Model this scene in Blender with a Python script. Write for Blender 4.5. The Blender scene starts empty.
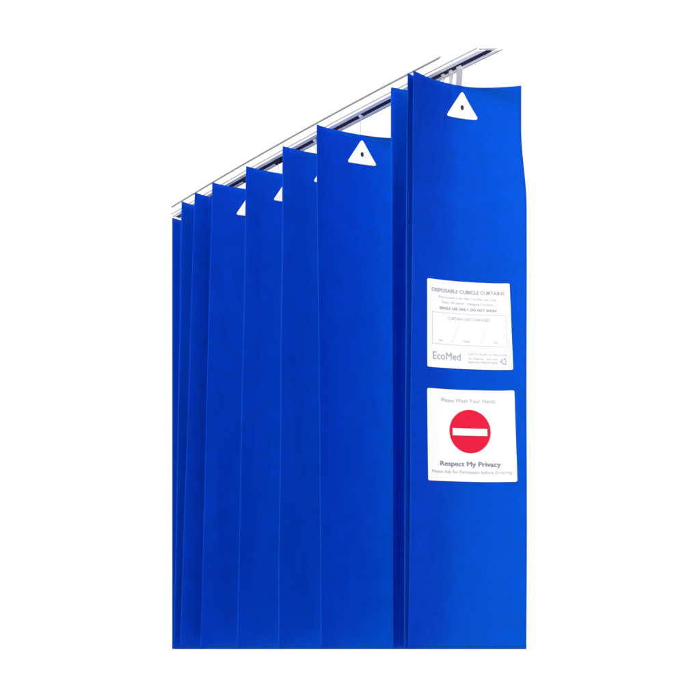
import bpy, bmesh, math
from mathutils import Vector, noise

scene = bpy.context.scene
COL = scene.collection

# ------------------------------------------------------------------ helpers
def link(o):
    COL.objects.link(o); return o

def obj(name, bm, mat, parent=None, smooth=False):
    me = bpy.data.meshes.new(name)
    bmesh.ops.recalc_face_normals(bm, faces=bm.faces[:])
    bm.to_mesh(me); bm.free()
    me.materials.append(mat)
    if smooth:
        for p in me.polygons: p.use_smooth = True
    o = link(bpy.data.objects.new(name, me))
    if parent is not None: o.parent = parent
    return o

def thing(name, label, cat, loc=(0, 0, 0), group=None):
    o = link(bpy.data.objects.new(name, None))
    o.empty_display_size = .05
    o.location = loc
    o['label'] = label; o['category'] = cat
    if group: o['group'] = group
    return o

# ---------------------------------------------------------------- materials
def mat_plain(name, col, rough=.5, spec=.3, metal=0., mottle=0., mscale=60., bump=0., bscale=400.):
    m = bpy.data.materials.new(name); m.use_nodes = True
    nt = m.node_tree; b = nt.nodes['Principled BSDF']
    b.inputs['Base Color'].default_value = (*col, 1)
    b.inputs['Roughness'].default_value = rough
    b.inputs['Specular IOR Level'].default_value = spec
    b.inputs['Metallic'].default_value = metal
    tc = nt.nodes.new('ShaderNodeTexCoord')
    if mottle:
        n = nt.nodes.new('ShaderNodeTexNoise'); n.inputs['Scale'].default_value = mscale
        n.inputs['Detail'].default_value = 4
        nt.links.new(tc.outputs['Object'], n.inputs['Vector'])
        mr = nt.nodes.new('ShaderNodeMapRange')
        mr.inputs['To Min'].default_value = 1 - mottle; mr.inputs['To Max'].default_value = 1 + mottle * .6
        mr.inputs['From Min'].default_value = .3; mr.inputs['From Max'].default_value = .7
        nt.links.new(n.outputs['Fac'], mr.inputs['Value'])
        mx = nt.nodes.new('ShaderNodeVectorMath'); mx.operation = 'SCALE'
        mx.inputs[0].default_value = col
        nt.links.new(mr.outputs['Result'], mx.inputs['Scale'])
        nt.links.new(mx.outputs['Vector'], b.inputs['Base Color'])
    if bump:
        n2 = nt.nodes.new('ShaderNodeTexNoise'); n2.inputs['Scale'].default_value = bscale
        nt.links.new(tc.outputs['Object'], n2.inputs['Vector'])
        bp = nt.nodes.new('ShaderNodeBump'); bp.inputs['Strength'].default_value = bump
        bp.inputs['Distance'].default_value = .001
        nt.links.new(n2.outputs['Fac'], bp.inputs['Height'])
        nt.links.new(bp.outputs['Normal'], b.inputs['Normal'])
    return m

def mat_fabric():
    col = (.0010, .057, .62)
    m = mat_plain('blue_nonwoven', col, rough=.55, spec=.03, mottle=.17, mscale=300., bump=.25, bscale=900.)
    nt = m.node_tree; b = nt.nodes['Principled BSDF']
    out = nt.nodes['Material Output']
    tc = nt.nodes.new('ShaderNodeTexCoord'); cl = nt.nodes.new('ShaderNodeTexNoise')
    cl.inputs['Scale'].default_value = 22; cl.inputs['Detail'].default_value = 6; cl.inputs['Roughness'].default_value = .65
    mr = nt.nodes.new('ShaderNodeMapRange'); mr.inputs['From Min'].default_value = .3; mr.inputs['From Max'].default_value = .7
    mr.inputs['To Min'].default_value = .90; mr.inputs['To Max'].default_value = 1.08
    sc = nt.nodes.new('ShaderNodeVectorMath'); sc.operation = 'SCALE'
    old = b.inputs['Base Color'].links[0].from_socket
    nt.links.new(tc.outputs['Object'], cl.inputs['Vector']); nt.links.new(cl.outputs['Fac'], mr.inputs['Value'])
    nt.links.new(old, sc.inputs[0]); nt.links.new(mr.outputs['Result'], sc.inputs['Scale'])
    nt.links.new(sc.outputs['Vector'], b.inputs['Base Color'])
    tr = nt.nodes.new('ShaderNodeBsdfTranslucent')
    tr.inputs['Color'].default_value = (.0008, .60, .92, 1)
    mx = nt.nodes.new('ShaderNodeMixShader'); mx.inputs[0].default_value = .36
    nt.links.new(b.outputs[0], mx.inputs[1]); nt.links.new(tr.outputs[0], mx.inputs[2])
    nt.links.new(mx.outputs[0], out.inputs['Surface'])
    return m

M = dict(
    fabric=mat_fabric(),
    paper=mat_plain('label_paper', (.81, .81, .825), rough=.6, spec=.2, mottle=.015, mscale=300),
    plastic=mat_plain('white_plastic', (.94, .94, .94), rough=.4, spec=.4, mottle=.01),
    track=mat_plain('white_powder_coat', (.84, .84, .84), rough=.45, spec=.35, mottle=.02, mscale=90),
    alu=mat_plain('grey_aluminium', (.20, .20, .215), rough=.4, spec=.5, metal=.2, mottle=.15, mscale=90),
    pale=mat_plain('pale_grey_edge', (.36, .37, .39), rough=.5, spec=.3, mottle=.1, mscale=90),
    dark=mat_plain('dark_slot_shade', (.012, .016, .05), rough=.6, spec=.2, mottle=.2),
    black=mat_plain('black_plastic', (.006, .006, .007), rough=.5, spec=.2, mottle=.1),
    strap=mat_plain('strap_plastic', (.60, .60, .61), rough=.4, spec=.4, mottle=.06, mscale=200),
    hole=mat_plain('dark_eyelet', (.02, .025, .06), rough=.45, spec=.4, mottle=.1),
    ink=mat_plain('grey_ink', (.23, .24, .29), rough=.7, spec=.1, mottle=.1, mscale=500),
    faint=mat_plain('pale_grey_ink', (.43, .44, .50), rough=.7, spec=.1, mottle=.1, mscale=500),
    wash=mat_plain('thin_grey_ink', (.50, .51, .57), rough=.7, spec=.1, mottle=.1, mscale=500),
    logo=mat_plain('logo_grey_ink', (.34, .36, .42), rough=.7, spec=.1, mottle=.1, mscale=500),
    red=mat_plain('red_ink', (.69, .006, .038), rough=.6, spec=.12, mottle=.05, mscale=200),
)

# -------------------------------------------------------- the curtain's plan
# x to the right, y away from the camera, z up; metres; the hem hangs at z = 0,
# level with the camera.  Depths were worked out from the photograph's perspective.
H = 1.23
HOR, F, CX = 649., 1000., 350.
W = .245
#        x top, y top, x bottom, recession of the panel at top / bottom, hollow of the panel
CREST = [(180.8, 201.0, 172.8, .46, .46, .018),
         (193.5, 192.2, 179.0, .43, .46, .018),
         (211.0, 182.0, 199.5, .27, .34, .018),
         (245.0, 165.7, 236.0, .28, .36, .017),
         (281.5, 145.7, 277.0, .26, .36, .016),
         (315.5, 124.0, 320.0, .28, .33, .020),
         (390.0,  87.0, 392.5, .33, 1.15, .000),
         (406.3,  72.6, 403.2, .80, .80, .000),
         (412.0,  70.0, 407.0, .245, .245, .032)]
NP = len(CREST)
crest_t, crest_b = [], []
for xt, yt, xb, *_ in CREST:
    Z = H * F / (HOR - yt)
    crest_t.append(Vector(((xt - CX) / F * Z, Z)))
    Zb = Z * (615 + xt) / (615 + xb)
    crest_b.append(Vector(((xb - CX) / F * Zb, Zb)))

def smooth01(a, b, x):
    t = min(1, max(0, (x - a) / (b - a))); return t * t * (3 - 2 * t)

def crest(i, z):
    t = z / H
    c = crest_b[i].lerp(crest_t[i], t)
    w = .0016 * (noise.noise(Vector((i * 7.3, z * 3.1, .5)))) * min(1, (1 - t) * 8 + .2)
    return c + Vector((w, -w * .6))

def trough(i, z):
    t = z / H
    tw = t
    if i == NP - 3: t = smooth01(.62, 1.0, t)           # this pleat is pinched shut except at its top
    r = CREST[i][4] + (CREST[i][3] - CREST[i][4]) * t
    d = Vector((1, r)).normalized()
    w = {NP - 3: .055 + .085 * t, NP - 2: .130}.get(i, W)       # the two bunched pleats are folded short
    if i == NP - 1:                                  # loose end of the curtain, tucked in near the top
        w = .2564 - .0070 * smooth01(.96, 1.13, z) + .0130 * (1 - tw)
    return crest(i, z) + d * w

def panel(i, s, z):
    """point on the visible panel of pleat i, s = 0 at the crest, 1 at the trough"""
    a, b = crest(i, z), trough(i, z)
    d = (b - a).normalized(); n = Vector((-d.y, d.x))           # n points away from the camera
    bow = CREST[i][5] * 4 * s * (1 - s)
    if i == NP - 1:                                  # the front panel flattens below its top and its free edge curls forward
        bow *= .34 + .66 * smooth01(.80, 1.2, z)
        bow -= .012 * max(0, s - .70) ** 2 / .09 * (1 - smooth01(.96, 1.15, z))
    fade = min(1, 6 * s) * min(1, 6 * (1 - s))
    wr = .0032 * noise.noise(Vector((s * 2.2 + i * 3.7, z * 2.4, i))) \
       + .0007 * noise.noise(Vector((s * 7 + i * 1.7, z * 7, 4)))
    p = a + (b - a) * s + n * (bow + wr * fade)
    return Vector((p.x, p.y, z))

def pnormal(i, s, z):
    e = .004
    du = panel(i, min(1, s + e), z) - panel(i, max(0, s - e), z)
    dv = panel(i, s, min(H, z + e)) - panel(i, s, max(0, z - e))
    return du.cross(dv).normalized()                 # towards the camera

def back(i, s, z):
    """return panel from trough i to crest i + 1"""
    a, b = trough(i, z), crest(i + 1, z)
    d = (b - a).normalized(); n = Vector((-d.y, d.x))
    p = a + (b - a) * s + n * (.006 * 4 * s * (1 - s))
    return Vector((p.x, p.y, z))

END = Vector(((171.4 - CX) / F * 2.85, 2.85))
def plan(z):
    """dense plan outline of the whole sheet at height z, creases rounded"""
    segs = []
    first = crest(0, z)
    a = END.copy(); b = a + Vector((.13, .11))
    c = a + Vector((.10, .20))
    segs.append([Vector((*(c + (a - c) * (k / 10)), z)) for k in range(11)])  # unseen panel added behind the left end to block light through it
    segs.append([Vector((*(a + (b - a) * (k / 10)), z)) for k in range(11)])
    segs.append([Vector((*(b + (first - b) * (k / 10)), z)) for k in range(11)])
    for i in range(NP):
        n = 44
        segs.append([panel(i, k / n, z) for k in range(n + 1)])
        if i < NP - 1:
            segs.append([back(i, k / 16, z) for k in range(17)])
    # round every crease with a small fold radius
    R = .0075
    out = []
    def cut(seg, from_end):
        pts = seg[::-1] if from_end else seg
        acc = 0
        for k in range(len(pts) - 1):
            l = (pts[k + 1] - pts[k]).length
            if acc + l >= R:
                return k, pts[k].lerp(pts[k + 1], (R - acc) / l)
            acc += l
        return len(pts) - 2, pts[-1]
    for j, seg in enumerate(segs):
        lo, hi = 0, len(seg)
        pre, post = [], []
        if j > 0:
            k, p = cut(seg, False); lo = 1; pre = p
        if j < len(segs) - 1:
            k2, q = cut(seg, True); hi = len(seg) - 1; post = q
        body = [v for v in seg[lo:hi]]
        if j > 0 and body and (body[0] - seg[0]).length < R: body[0] = pre.lerp(body[1], .05)
        if j < len(segs) - 1 and body and (body[-1] - seg[-1]).length < R: body[-1] = post.lerp(body[-2], .05)
        if j > 0: out.append(pre)
        out += body
        if j < len(segs) - 1:
            out.append(post)
            nxt = segs[j + 1]; _, p2 = cut(nxt, False); c = seg[-1]
            for t in (.2, .4, .6, .8):
                out.append(post * (1 - t) ** 2 + c * 2 * t * (1 - t) + p2 * t * t)
    return out

curtain = thing('cubicle_curtain',
                'bright blue pleated disposable cubicle curtain with two white notices, hanging from the white track',
                'curtain', (0, 0, 0))
rows = [H * k / 110 for k in range(111)]
bm = bmesh.new()
grid = []
for z in rows:
    grid.append([bm.verts.new(p) for p in plan(z)])
for r in range(len(grid) - 1):
    for c in range(len(grid[0]) - 1):
        bm.faces.new((grid[r][c], grid[r][c + 1], grid[r + 1][c + 1], grid[r + 1][c]))
cloth = obj('pleated_fabric', bm, M['fabric'], curtain, smooth=True)
sol = cloth.modifiers.new('thickness', 'SOLIDIFY'); sol.thickness = .0009; sol.offset = 0

# ------------------------------------------------ things fixed on the fabric
def on_panel(i, u, z, off):
    """u metres along the panel from its crest"""
    L = (trough(i, z) - crest(i, z)).length
    s = u / L
    return panel(i, s, z) + pnormal(i, s, z) * off

def px_to_panel(i, x, y):
    """where a line of sight meets the panel: metres along it and height"""
    lo, hi = 0., 1.; z = .6
    for _ in range(40):
        s = (lo + hi) / 2
        for _ in range(3):
            p = panel(i, s, z); z = (HOR - y) / F * p.y
        if CX + F * p.x / p.y < x: lo = s
        else: hi = s
    return s * (trough(i, z) - crest(i, z)).length, z

FRONT = NP - 1
class Sheet:
    """a paper label stuck on the front panel; a, b run 0..1 across and up"""
    def __init__(self, corners):
        self.q = [Vector(px_to_panel(FRONT, *c)) for c in corners]        # tl, tr, br, bl
        tl, tr, br, bl = self.q
        self.w = ((tr - tl).length + (br - bl).length) / 2
        self.h = ((tl - bl).length + (tr - br).length) / 2
    def at(self, a, b, off):
        tl, tr, br, bl = self.q
        lo, hi = bl.lerp(br, a), tl.lerp(tr, a)
        p = lo.lerp(hi, b)
        return on_panel(FRONT, p.x, p.y, off)
    def paper(self, name, parent, off=.0009, th=.0005, n=24, r=.018):
        bm = bmesh.new()
        def rnd(a, b):                                     # round the corners a little
            ca, cb = min(max(a, r), 1 - r), min(max(b, r), 1 - r)
            da, db = a - ca, b - cb
            if da and db:
                m = max(abs(da), abs(db)); l = math.hypot(da, db)
                return ca + da / l * m, cb + db / l * m
            return a, b
        ts = [0, r * .35, r * .7] + [r + (1 - 2 * r) * k / n for k in range(n + 1)] + [1 - r * .7, 1 - r * .35, 1]
        N = len(ts)
        f = [[bm.verts.new(self.at(*rnd(a, b), off + th)) for a in ts] for b in ts]
        g = [[bm.verts.new(self.at(*rnd(a, b), off)) for a in ts] for b in ts]
        for y in range(N - 1):
            for x in range(N - 1):
                bm.faces.new((f[y][x], f[y][x + 1], f[y + 1][x + 1], f[y + 1][x]))
                bm.faces.new((g[y + 1][x], g[y + 1][x + 1], g[y][x + 1], g[y][x]))
        ring = [(0, x) for x in range(N)] + [(y, N - 1) for y in range(1, N)] + \
               [(N - 1, x) for x in range(N - 2, -1, -1)] + [(y, 0) for y in range(N - 2, 0, -1)]
        for k in range(len(ring)):
            (y0, x0), (y1, x1) = ring[k], ring[(k + 1) % len(ring)]
            bm.faces.new((f[y0][x0], g[y0][x0], g[y1][x1], f[y1][x1]))
        return obj(name, bm, M['paper'], parent)
    PRINT = .0019
    def flat(self, bm, pts, off=PRINT):
        bm.faces.new([bm.verts.new(self.at(a, b, off)) for a, b in pts])
    def line(self, bm, a0, b0, a1, b1, w, off=PRINT, n=16):
        da, db = (a1 - a0) * self.w, (b1 - b0) * self.h
        l = math.hypot(da, db); nx, ny = -db / l * w / 2 / self.w, da / l * w / 2 / self.h
        for k in range(n):
            t0, t1 = k / n, (k + 1) / n
            P = lambda t, s: (a0 + (a1 - a0) * t + nx * s, b0 + (b1 - b0) * t + ny * s)
            self.flat(bm, [P(t0, -1), P(t1, -1), P(t1, 1), P(t0, 1)], off)
    def dotted(self, bm, a0, b0, a1, b1, w, n):
        for k in range(n):
            t0, t1 = k / n, (k + .5) / n
            self.line(bm, a0 + (a1 - a0) * t0, b0 + (b1 - b0) * t0, a0 + (a1 - a0) * t1, b0 + (b1 - b0) * t1, w, n=1)
    def text(self, bm, s, a0, a1, b, size, bold=0., off=PRINT):
        """lettering from a0 to a1 along the baseline b, size = letter height in label heights"""
        cu = bpy.data.curves.new('lettering', 'FONT'); cu.body = s; cu.size = 1
        cu.resolution_u = 3
        to = link(bpy.data.objects.new('lettering', cu))
        dg = bpy.context.evaluated_depsgraph_get()
        me = bpy.data.meshes.new_from_object(to.evaluated_get(dg))
        xs = [v.co.x for v in me.vertices]; x0, x1 = min(xs), max(xs)
        for k, sh in enumerate((-bold, 0, bold) if bold else (0,)):       # overprinted for weight
            vs = [bm.verts.new(self.at(a0 + sh + (v.co.x - x0) / (x1 - x0) * (a1 - a0), b + v.co.y * size / .7, off + k * .00006)) for v in me.vertices]
            for p in me.polygons:
                try: bm.faces.new([vs[j] for j in p.vertices])
                except ValueError: pass
        bpy.data.objects.remove(to); bpy.data.curves.remove(cu); bpy.data.meshes.remove(me)

# --- the curtain-change label (upper)
L1 = Sheet([(427, 278.3), (509.5, 283.6), (513.2, 369.8), (427.2, 366.6)])
lab = L1.paper('change_label', curtain)
lab['label'] = 'upper white paper label with grey printing and a ruled date box'
def lettering(sheet, name, mat, *a, **k):
    bm = bmesh.new(); sheet.text(bm, *a, **k); obj(name, bm, M[mat], lab)
lettering(L1, 'title_line', 'logo', 'DISPOSABLE CUBICLE CURTAINS', .055, .935, .862, .042, bold=.0006)
lettering(L1, 'warning_line', 'logo', 'SINGLE USE ONLY, DO NOT WASH', .15, .835, .668, .030, bold=.0008)
for args in (('This Curtain is for Max (12) Mth Use Only', .135, .84, .795, .026),
             ('Time Of Install - Hanging Curtains', .175, .805, .738, .026),
             ('CURTAIN LAST CHANGED', .25, .755, .555, .032),
             ('Day', .145, .195, .305, .022), ('Month', .435, .515, .305, .022), ('Year', .79, .845, .305, .022),
             ('Call To Order Or Recycling', .485, .935, .162, .024),
             ('for Disposal - and Care', .495, .83, .112, .024),
             ('100% POLYPROPYLENE', .485, .835, .068, .024)):
    lettering(L1, 'printed_line', 'faint', *args)
bm = bmesh.new()
for a in ((.06, .27, .945, .27), (.06, .63, .945, .63)): L1.line(bm, *a, .0006)
for a in ((.06, .27, .06, .63), (.945, .27, .945, .63)): L1.line(bm, *a, .0006)
L1.dotted(bm, .30, .30, .39, .50, .0009, 12)
L1.dotted(bm, .64, .30, .73, .50, .0009, 12)
obj('date_box', bm, M['faint'], lab)
bm = bmesh.new()
L1.text(bm, 'EcoMed', .065, .40, .095, .085)
obj('logo_lettering', bm, M['logo'], lab)
bm = bmesh.new()                                      # three chasing arrows
ca, cb, R = .900, .095, .031
for k in range(3):
    A = math.radians(90 + 120 * k)
    pts = []
    P = lambda ang, r: (ca + r * math.cos(ang), cb + r * math.sin(ang) * L1.w / L1.h)
    c0, c1 = math.radians(90 + 120 * k + 14), math.radians(90 + 120 * k + 92)
    p0, p1 = P(c0, R), P(c1, R)
    L1.line(bm, *p0, *p1, .0020, n=3)
    d = Vector((p1[0] - p0[0], p1[1] - p0[1])).normalized(); n = Vector((-d.y, d.x))
    e = Vector(p1)
    L1.flat(bm, [tuple(e - n * .016), tuple(e + d * .016), tuple(e + n * .016)])
obj('recycling_mark', bm, M['logo'], lab)

# --- the privacy notice (lower)
L2 = Sheet([(427, 388), (514.3, 390.6), (517.4, 481.8), (428, 480.3)])
lab = L2.paper('privacy_notice', curtain)
lab['label'] = 'lower white paper notice with a red no-entry sign'
bm = bmesh.new()
ca, cb, ra = .492, .548, .236
ring = [(ca + ra * math.cos(t), cb + ra * math.sin(t) * L2.w / L2.h) for t in [2 * math.pi * k / 72 for k in range(72)]]
for j in range(12):                                   # concentric rings so the disc follows the panel
    f0, f1 = j / 12, (j + 1) / 12
    for k in range(72):
        p, q = ring[k], ring[(k + 1) % 72]
        S = lambda P, f: (ca + (P[0] - ca) * f, cb + (P[1] - cb) * f)
        if j == 0: L2.flat(bm, [(ca, cb), S(p, f1), S(q, f1)], .0018)
        else: L2.flat(bm, [S(p, f0), S(p, f1), S(q, f1), S(q, f0)], .0018)
bmesh.ops.remove_doubles(bm, verts=bm.verts[:], dist=1e-6)
obj('no_entry_disc', bm, M['red'], lab)
bm = bmesh.new()
L2.line(bm, .293, .541, .690, .541, .0155, off=.0024, n=24)
obj('white_bar', bm, M['paper'], lab)
lettering(L2, 'title_line', 'ink', 'Respect My Privacy', .145, .83, .168, .052, bold=.0024)
lettering(L2, 'printed_line', 'faint', 'Please Wash Your Hands', .165, .79, .862, .042)
lettering(L2, 'printed_line', 'faint', 'Please Ask for Permission before Entering', .045, .945, .088, .034)

# --- triangular hanging tabs with an eyelet, one in the middle of every panel
TAB_W, TAB_H, TAB_R = .082, .061, .0055
def tri_outline():
    pts = [(-TAB_W / 2 + .003, 0), (TAB_W / 2 - .003, 0), (0, TAB_H)]
    out = []
    cen = (0, TAB_H / 3)
    for k in range(3):
        p, a, b = Vector(pts[k]), Vector(pts[k - 1]), Vector(pts[(k + 1) % 3])
        u, v = (a - p).normalized(), (b - p).normalized()
        s = p + u * TAB_R * 1.6; e = p + v * TAB_R * 1.6
        for j in range(9):
            t = j / 8
            out.append(s * (1 - t) ** 2 + p * 2 * t * (1 - t) + e * t * t)
        q = b - v * TAB_R * 1.6
        for j in range(1, 8): out.append(e.lerp(q, j / 8))
    return out
TRI = tri_outline()
HC, HR = Vector((0, .0235)), .0042
def tab_u(i): return {0: .105, 1: .105, 2: .107, 3: .115, 4: .121, FRONT: .1245}.get(i, .1185)
TAB_Z = H - .0105 - TAB_H
for i in range(NP):
    if i in (NP - 3, NP - 2): continue                  # folded away in the bunch
    u0 = tab_u(i)
    P = lambda v, off: on_panel(i, u0 + v.x, TAB_Z + v.y, off)
    bm = bmesh.new()
    n = len(TRI)
    hole = [HC + (p - HC).normalized() * HR for p in TRI]
    mids = [hole[k].lerp(TRI[k], .5) for k in range(n)]
    edge = [TRI[k] + (HC - TRI[k]).normalized() * .0008 for k in range(n)]
    loops = [[bm.verts.new(P(v, o)) for v in ring] for ring, o in
             ((hole, .0008), (hole, .0024), (mids, .0024), (edge, .0024), (TRI, .0018), (TRI, .0008))]
    for a, b in zip(loops[:-1], loops[1:]):
        for k in range(n):
            bm.faces.new((a[k], a[(k + 1) % n], b[(k + 1) % n], b[k]))
    tab = obj('hanging_tab', bm, M['plastic'], curtain)
    bm = bmesh.new()                                   # dark eyelet: a lip round the hole, filled dark as the hollow's shade
    rings = []
    for r, o in ((.0001, .0011), (HR * .55, .0011), (HR * .75, .0020), (HR * 1.0, .0028), (HR * 1.15, .0027), (HR * 1.2, .0022)):
        rings.append([bm.verts.new(P(HC + Vector((r * math.cos(t) * .8, r * math.sin(t) * 1.15)), o))
                      for t in [2 * math.pi * k / 24 for k in range(24)]])
    for a, b in zip(rings[:-1], rings[1:]):
        for k in range(24):
            bm.faces.new((a[k], a[(k + 1) % 24], b[(k + 1) % 24], b[k]))
    obj('eyelet', bm, M['hole'], tab)

# ------------------------------------------------------------- the track
ZR = 1.255
def rail_pt(x, y):
    Z = ZR * F / (HOR - y); return Vector(((x - CX) / F * Z, Z))
KEY = [rail_pt(168, 226.5), rail_pt(239, 187), rail_pt(362, 118.3), rail_pt(463, 68.8), rail_pt(501, 50.2)]
# a gently curved track: cubic through the keys, kept smooth
def bez(t):
    # least-squares quadratic through the keys is close enough to all of them
    return A0 + A1 * t + A2 * t * t
import itertools
ts = [0]
for a, b in zip(KEY[:-1], KEY[1:]): ts.append(ts[-1] + (b - a).length)
ts = [t / ts[-1] for t in ts]
def fit(vals):
    S = [[sum(t ** (r + c) for t in ts) for c in range(3)] for r in range(3)]
    B = [sum(v * t ** r for v, t in zip(vals, ts)) for r in range(3)]
    from mathutils import Matrix
    return Matrix(S).inverted() @ Vector(B)
fx, fy = fit([k.x for k in KEY]), fit([k.y for k in KEY])
A0, A1, A2 = (Vector((fx[k], fy[k])) for k in range(3))
def rdir(t):
    return (A1 + A2 * 2 * t).normalized()
def rail(t, off, z):
    """off = metres towards the camera side from the far lower lip"""
    d = rdir(t); n = Vector((d.y, -d.x))               # towards the camera
    if n.y > 0: n = -n
    p = bez(t) + n * off
    return Vector((p.x, p.y, z))
def rail_t_at_px(x, off=.016):
    lo, hi = -.1, 1.1
    for _ in range(40):
        m = (lo + hi) / 2; p = rail(m, off, 0)
        if CX + F * p.x / p.y < x: lo = m
        else: hi = m
    return m

def sweep(name, prof, t0, t1, mat, parent, n=40):
    """closed profile [(off, z)] swept along the track"""
    bm = bmesh.new(); loops = []
    z0 = min(z for _, z in prof)
    for k in range(n + 1):
        loops.append([])
        for off, z in prof:
            te = t1 - (SL * off if t1 > .95 else 2.2 * (.032 - off))
            loops[-1].append(bm.verts.new(rail(t0 + (te - t0) * k / n, off, z)))
    m = len(prof)
    for a, b in zip(loops[:-1], loops[1:]):
        for k in range(m): bm.faces.new((a[k], a[(k + 1) % m], b[(k + 1) % m], b[k]))
    bm.faces.new(loops[0]); bm.faces.new(loops[-1][::-1])
    return obj(name, bm, mat, parent)

track = thing('curtain_track', 'white metal ceiling track with a dark slot, carrying the blue curtain', 'curtain track')
T0 = rail_t_at_px(172, .03); T1 = 1.0
SL = 1.0                                              # the near lip stops short of the far one
ch = sweep('channel', [(0, ZR), (.0062, ZR), (.0062, ZR + .0016), (.002, ZR + .0016), (.002, ZR + .0050), (.0285, ZR + .0050),
                       (.0285, ZR + .0016), (.0200, ZR + .0016), (.0200, ZR), (.0295, ZR), (.0305, ZR + .0008), (.0305, ZR + .0062),
                       (.0297, ZR + .0070), (0, ZR + .0070), (-.001, ZR + .0062), (-.001, ZR + .0008)],
           T0, T1, M['track'], track)
sweep('slot_shade', [(.0063, ZR + .0018), (.0063, ZR + .0048), (.0199, ZR + .0048), (.0199, ZR + .0018)], T0, T1 - .010, M['dark'], track)  # solid fill, coloured navy for the slot's shade and blue bounce
sweep('channel_bead', [(.0306, ZR + .0050), (.0322, ZR + .0053), (.0322, ZR + .0073), (.0306, ZR + .0076)], T0, T1, M['pale'], track)  # coloured grey to draw the groove's shade line on the white track
sweep('lip_bead', [(-.0022, ZR + .0002), (-.0012, ZR + .0002), (-.0012, ZR + .0018), (-.0022, ZR + .0018)], T0, T1, M['alu'], track)  # grey colour stands for the shade line under the far lip
TU = rail_t_at_px(438, .028)
TF = rail_t_at_px(442, .028)
sweep('mounting_strip', [(.008, ZR + .0073), (.0295, ZR + .0073), (.0295, ZR + .0255), (.008, ZR + .0255)], T0, TU, M['track'], track)
sweep('top_flange', [(.0290, ZR + .0256), (.0318, ZR + .0256), (.0318, ZR + .0280), (.0290, ZR + .0280)], T0, TF, M['alu'], track)

# ------------------------------------------------------------ the gliders
def block(bm, c, d, sx, sy, z0, z1, taper=1.):
    n = Vector((-d.y, d.x)); vs = []
    for z, f in ((z0, taper), (z1, 1.)):
        for a, b in ((-1, -1), (1, -1), (1, 1), (-1, 1)):
            p = Vector((c.x, c.y)) + d * sx / 2 * a * f + n * sy / 2 * b * f
            vs.append(bm.verts.new((p.x, p.y, z)))
    for f in ((0, 3, 2, 1), (4, 5, 6, 7), (0, 1, 5, 4), (1, 2, 6, 5), (2, 3, 7, 6), (3, 0, 4, 7)):
        bm.faces.new([vs[k] for k in f])

def tube(bm, pts, r, n=8):
    loops = []
    for k, p in enumerate(pts):
        d = (pts[min(k + 1, len(pts) - 1)] - pts[max(k - 1, 0)]).normalized()
        u = d.cross(Vector((.3, .9, .2))).normalized(); v = d.cross(u)
        loops.append([bm.verts.new(p + (u * math.cos(t) + v * math.sin(t)) * r) for t in [2 * math.pi * j / n for j in range(n)]])
    for a, b in zip(loops[:-1], loops[1:]):
        for j in range(n): bm.faces.new((a[j], a[(j + 1) % n], b[(j + 1) % n], b[j]))
    bm.faces.new(loops[0][::-1]); bm.faces.new(loops[-1])

def bevel(bm, w):
    bmesh.ops.bevel(bm, geom=bm.edges[:], offset=w, segments=2, affect='EDGES')

def behind(i, c, z, gap):
    """the point behind pleat i straight along the line of sight through c"""
    x = CX + F * c.x / c.y
    lo, hi = 0., 1.
    for _ in range(40):
        m = (lo + hi) / 2; p = panel(i, m, z)
        if CX + F * p.x / p.y < x: lo = m
        else: hi = m
    return p - pnormal(i, m, z) * gap

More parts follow.
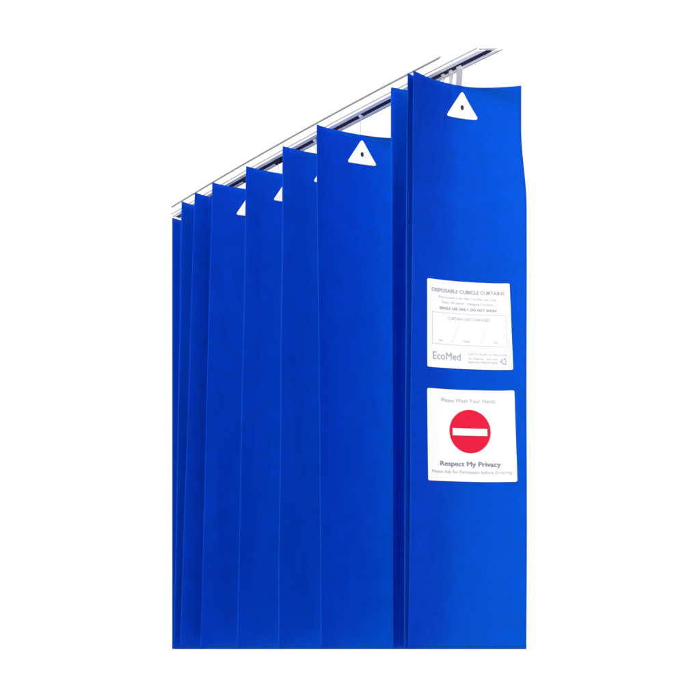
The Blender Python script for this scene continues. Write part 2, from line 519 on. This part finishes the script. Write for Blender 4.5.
def glider(px, pleat, mat, label, length, drop, strap=0., off=.0130, group='gliders in the track slot'):
    t = rail_t_at_px(px, off)
    c = rail(t, off, ZR); d = rdir(t)
    g = thing('curtain_glider', label, 'curtain glider', c, group)
    def local(bm):
        for v in bm.verts: v.co -= c
        return bm
    bm = bmesh.new()
    block(bm, c, d, length, .0110, ZR - drop, ZR + .0016, .85); bevel(bm, .0010)
    obj('glider_body', local(bm), mat, g)
    bm = bmesh.new()
    lo, mid = behind(pleat, c, H - .05, .006), behind(pleat, c, H - .004, .006)
    top = c + Vector((0, 0, -drop + .001))
    if strap:
        bm = bmesh.new(); X = Vector((1, .25, 0)).normalized() * strap / 2; Y = Vector((-.25, 1, 0)) * .0012
        rings = [[bm.verts.new(p + a * X + b * Y) for a, b in ((-1, -1), (1, -1), (1, 1), (-1, 1))] for p in (lo, mid, top)]
        for a, b in zip(rings[:-1], rings[1:]):
            for k in range(4): bm.faces.new((a[k], a[(k + 1) % 4], b[(k + 1) % 4], b[k]))
        bm.faces.new(rings[0][::-1]); bm.faces.new(rings[-1])
        obj('strap', local(bm), M['strap'], g)
    else:
        tube(bm, [top, top.lerp(mid, .5) + Vector((0, .002, 0)), mid, lo], .0007)
        obj('hook', local(bm), M['plastic'], g)
    return g

glider(361, 5, M['plastic'], 'pale single glider alone in the open stretch of slot above the widest middle pleat', .0085, .003)
glider(315.5, 4, M['plastic'], 'small pale glider half hidden behind the crest of the wide middle pleat', .010, .004)
glider(278.5, 3, M['black'], 'larger black glider, nearer of the two black ones under the track', .026, .0085)
glider(246, 2, M['black'], 'smaller-looking black glider, farther of the two black ones under the track', .024, .0085)
glider(443.6, FRONT, M['plastic'], 'white glider strap nearest the fold, first of three bunched behind the front panel', .008, .004, strap=.0065, off=.008, group='bunched gliders behind the front panel')
glider(451.4, FRONT, M['plastic'], 'white glider strap in the middle of three bunched behind the front panel', .008, .004, strap=.0075, off=.008, group='bunched gliders behind the front panel')
glider(459.6, FRONT, M['plastic'], 'broad white glider strap, widest of three bunched above the triangular tab', .013, .004, strap=.0125, off=.008, group='bunched gliders behind the front panel')

# ----------------------------------------------------------------- camera
cam = bpy.data.cameras.new('camera'); co = link(bpy.data.objects.new('camera', cam))
co.location = (0, 0, 0); co.rotation_euler = (math.radians(90), 0, 0)
cam.sensor_width = 36; cam.lens = 36 * F / 700
cam.shift_y = (HOR - 350) / 700
cam.clip_start = .05; cam.clip_end = 100
scene.camera = co

# ------------------------------------------------------------------ light
w = bpy.data.worlds.new('World'); scene.world = w; w.use_nodes = True
bg = w.node_tree.nodes['Background']
bg.inputs['Color'].default_value = (1, 1, 1, 1); bg.inputs['Strength'].default_value = 1.0

def area(name, loc, target, size, power):
    l = bpy.data.lights.new(name, 'AREA'); l.size = size; l.energy = power
    o = link(bpy.data.objects.new(name, l)); o.location = loc
    o.rotation_euler = (Vector(target) - Vector(loc)).to_track_quat('-Z', 'Y').to_euler()
    return o
area('studio_lamp', (-1.7, .45, 2.5), (.15, 2.3, .9), .8, 83)

vs = scene.view_settings
vs.view_transform = 'Standard'; vs.look = 'None'; vs.exposure = 0; vs.gamma = 1
scene.cycles.max_bounces = 8
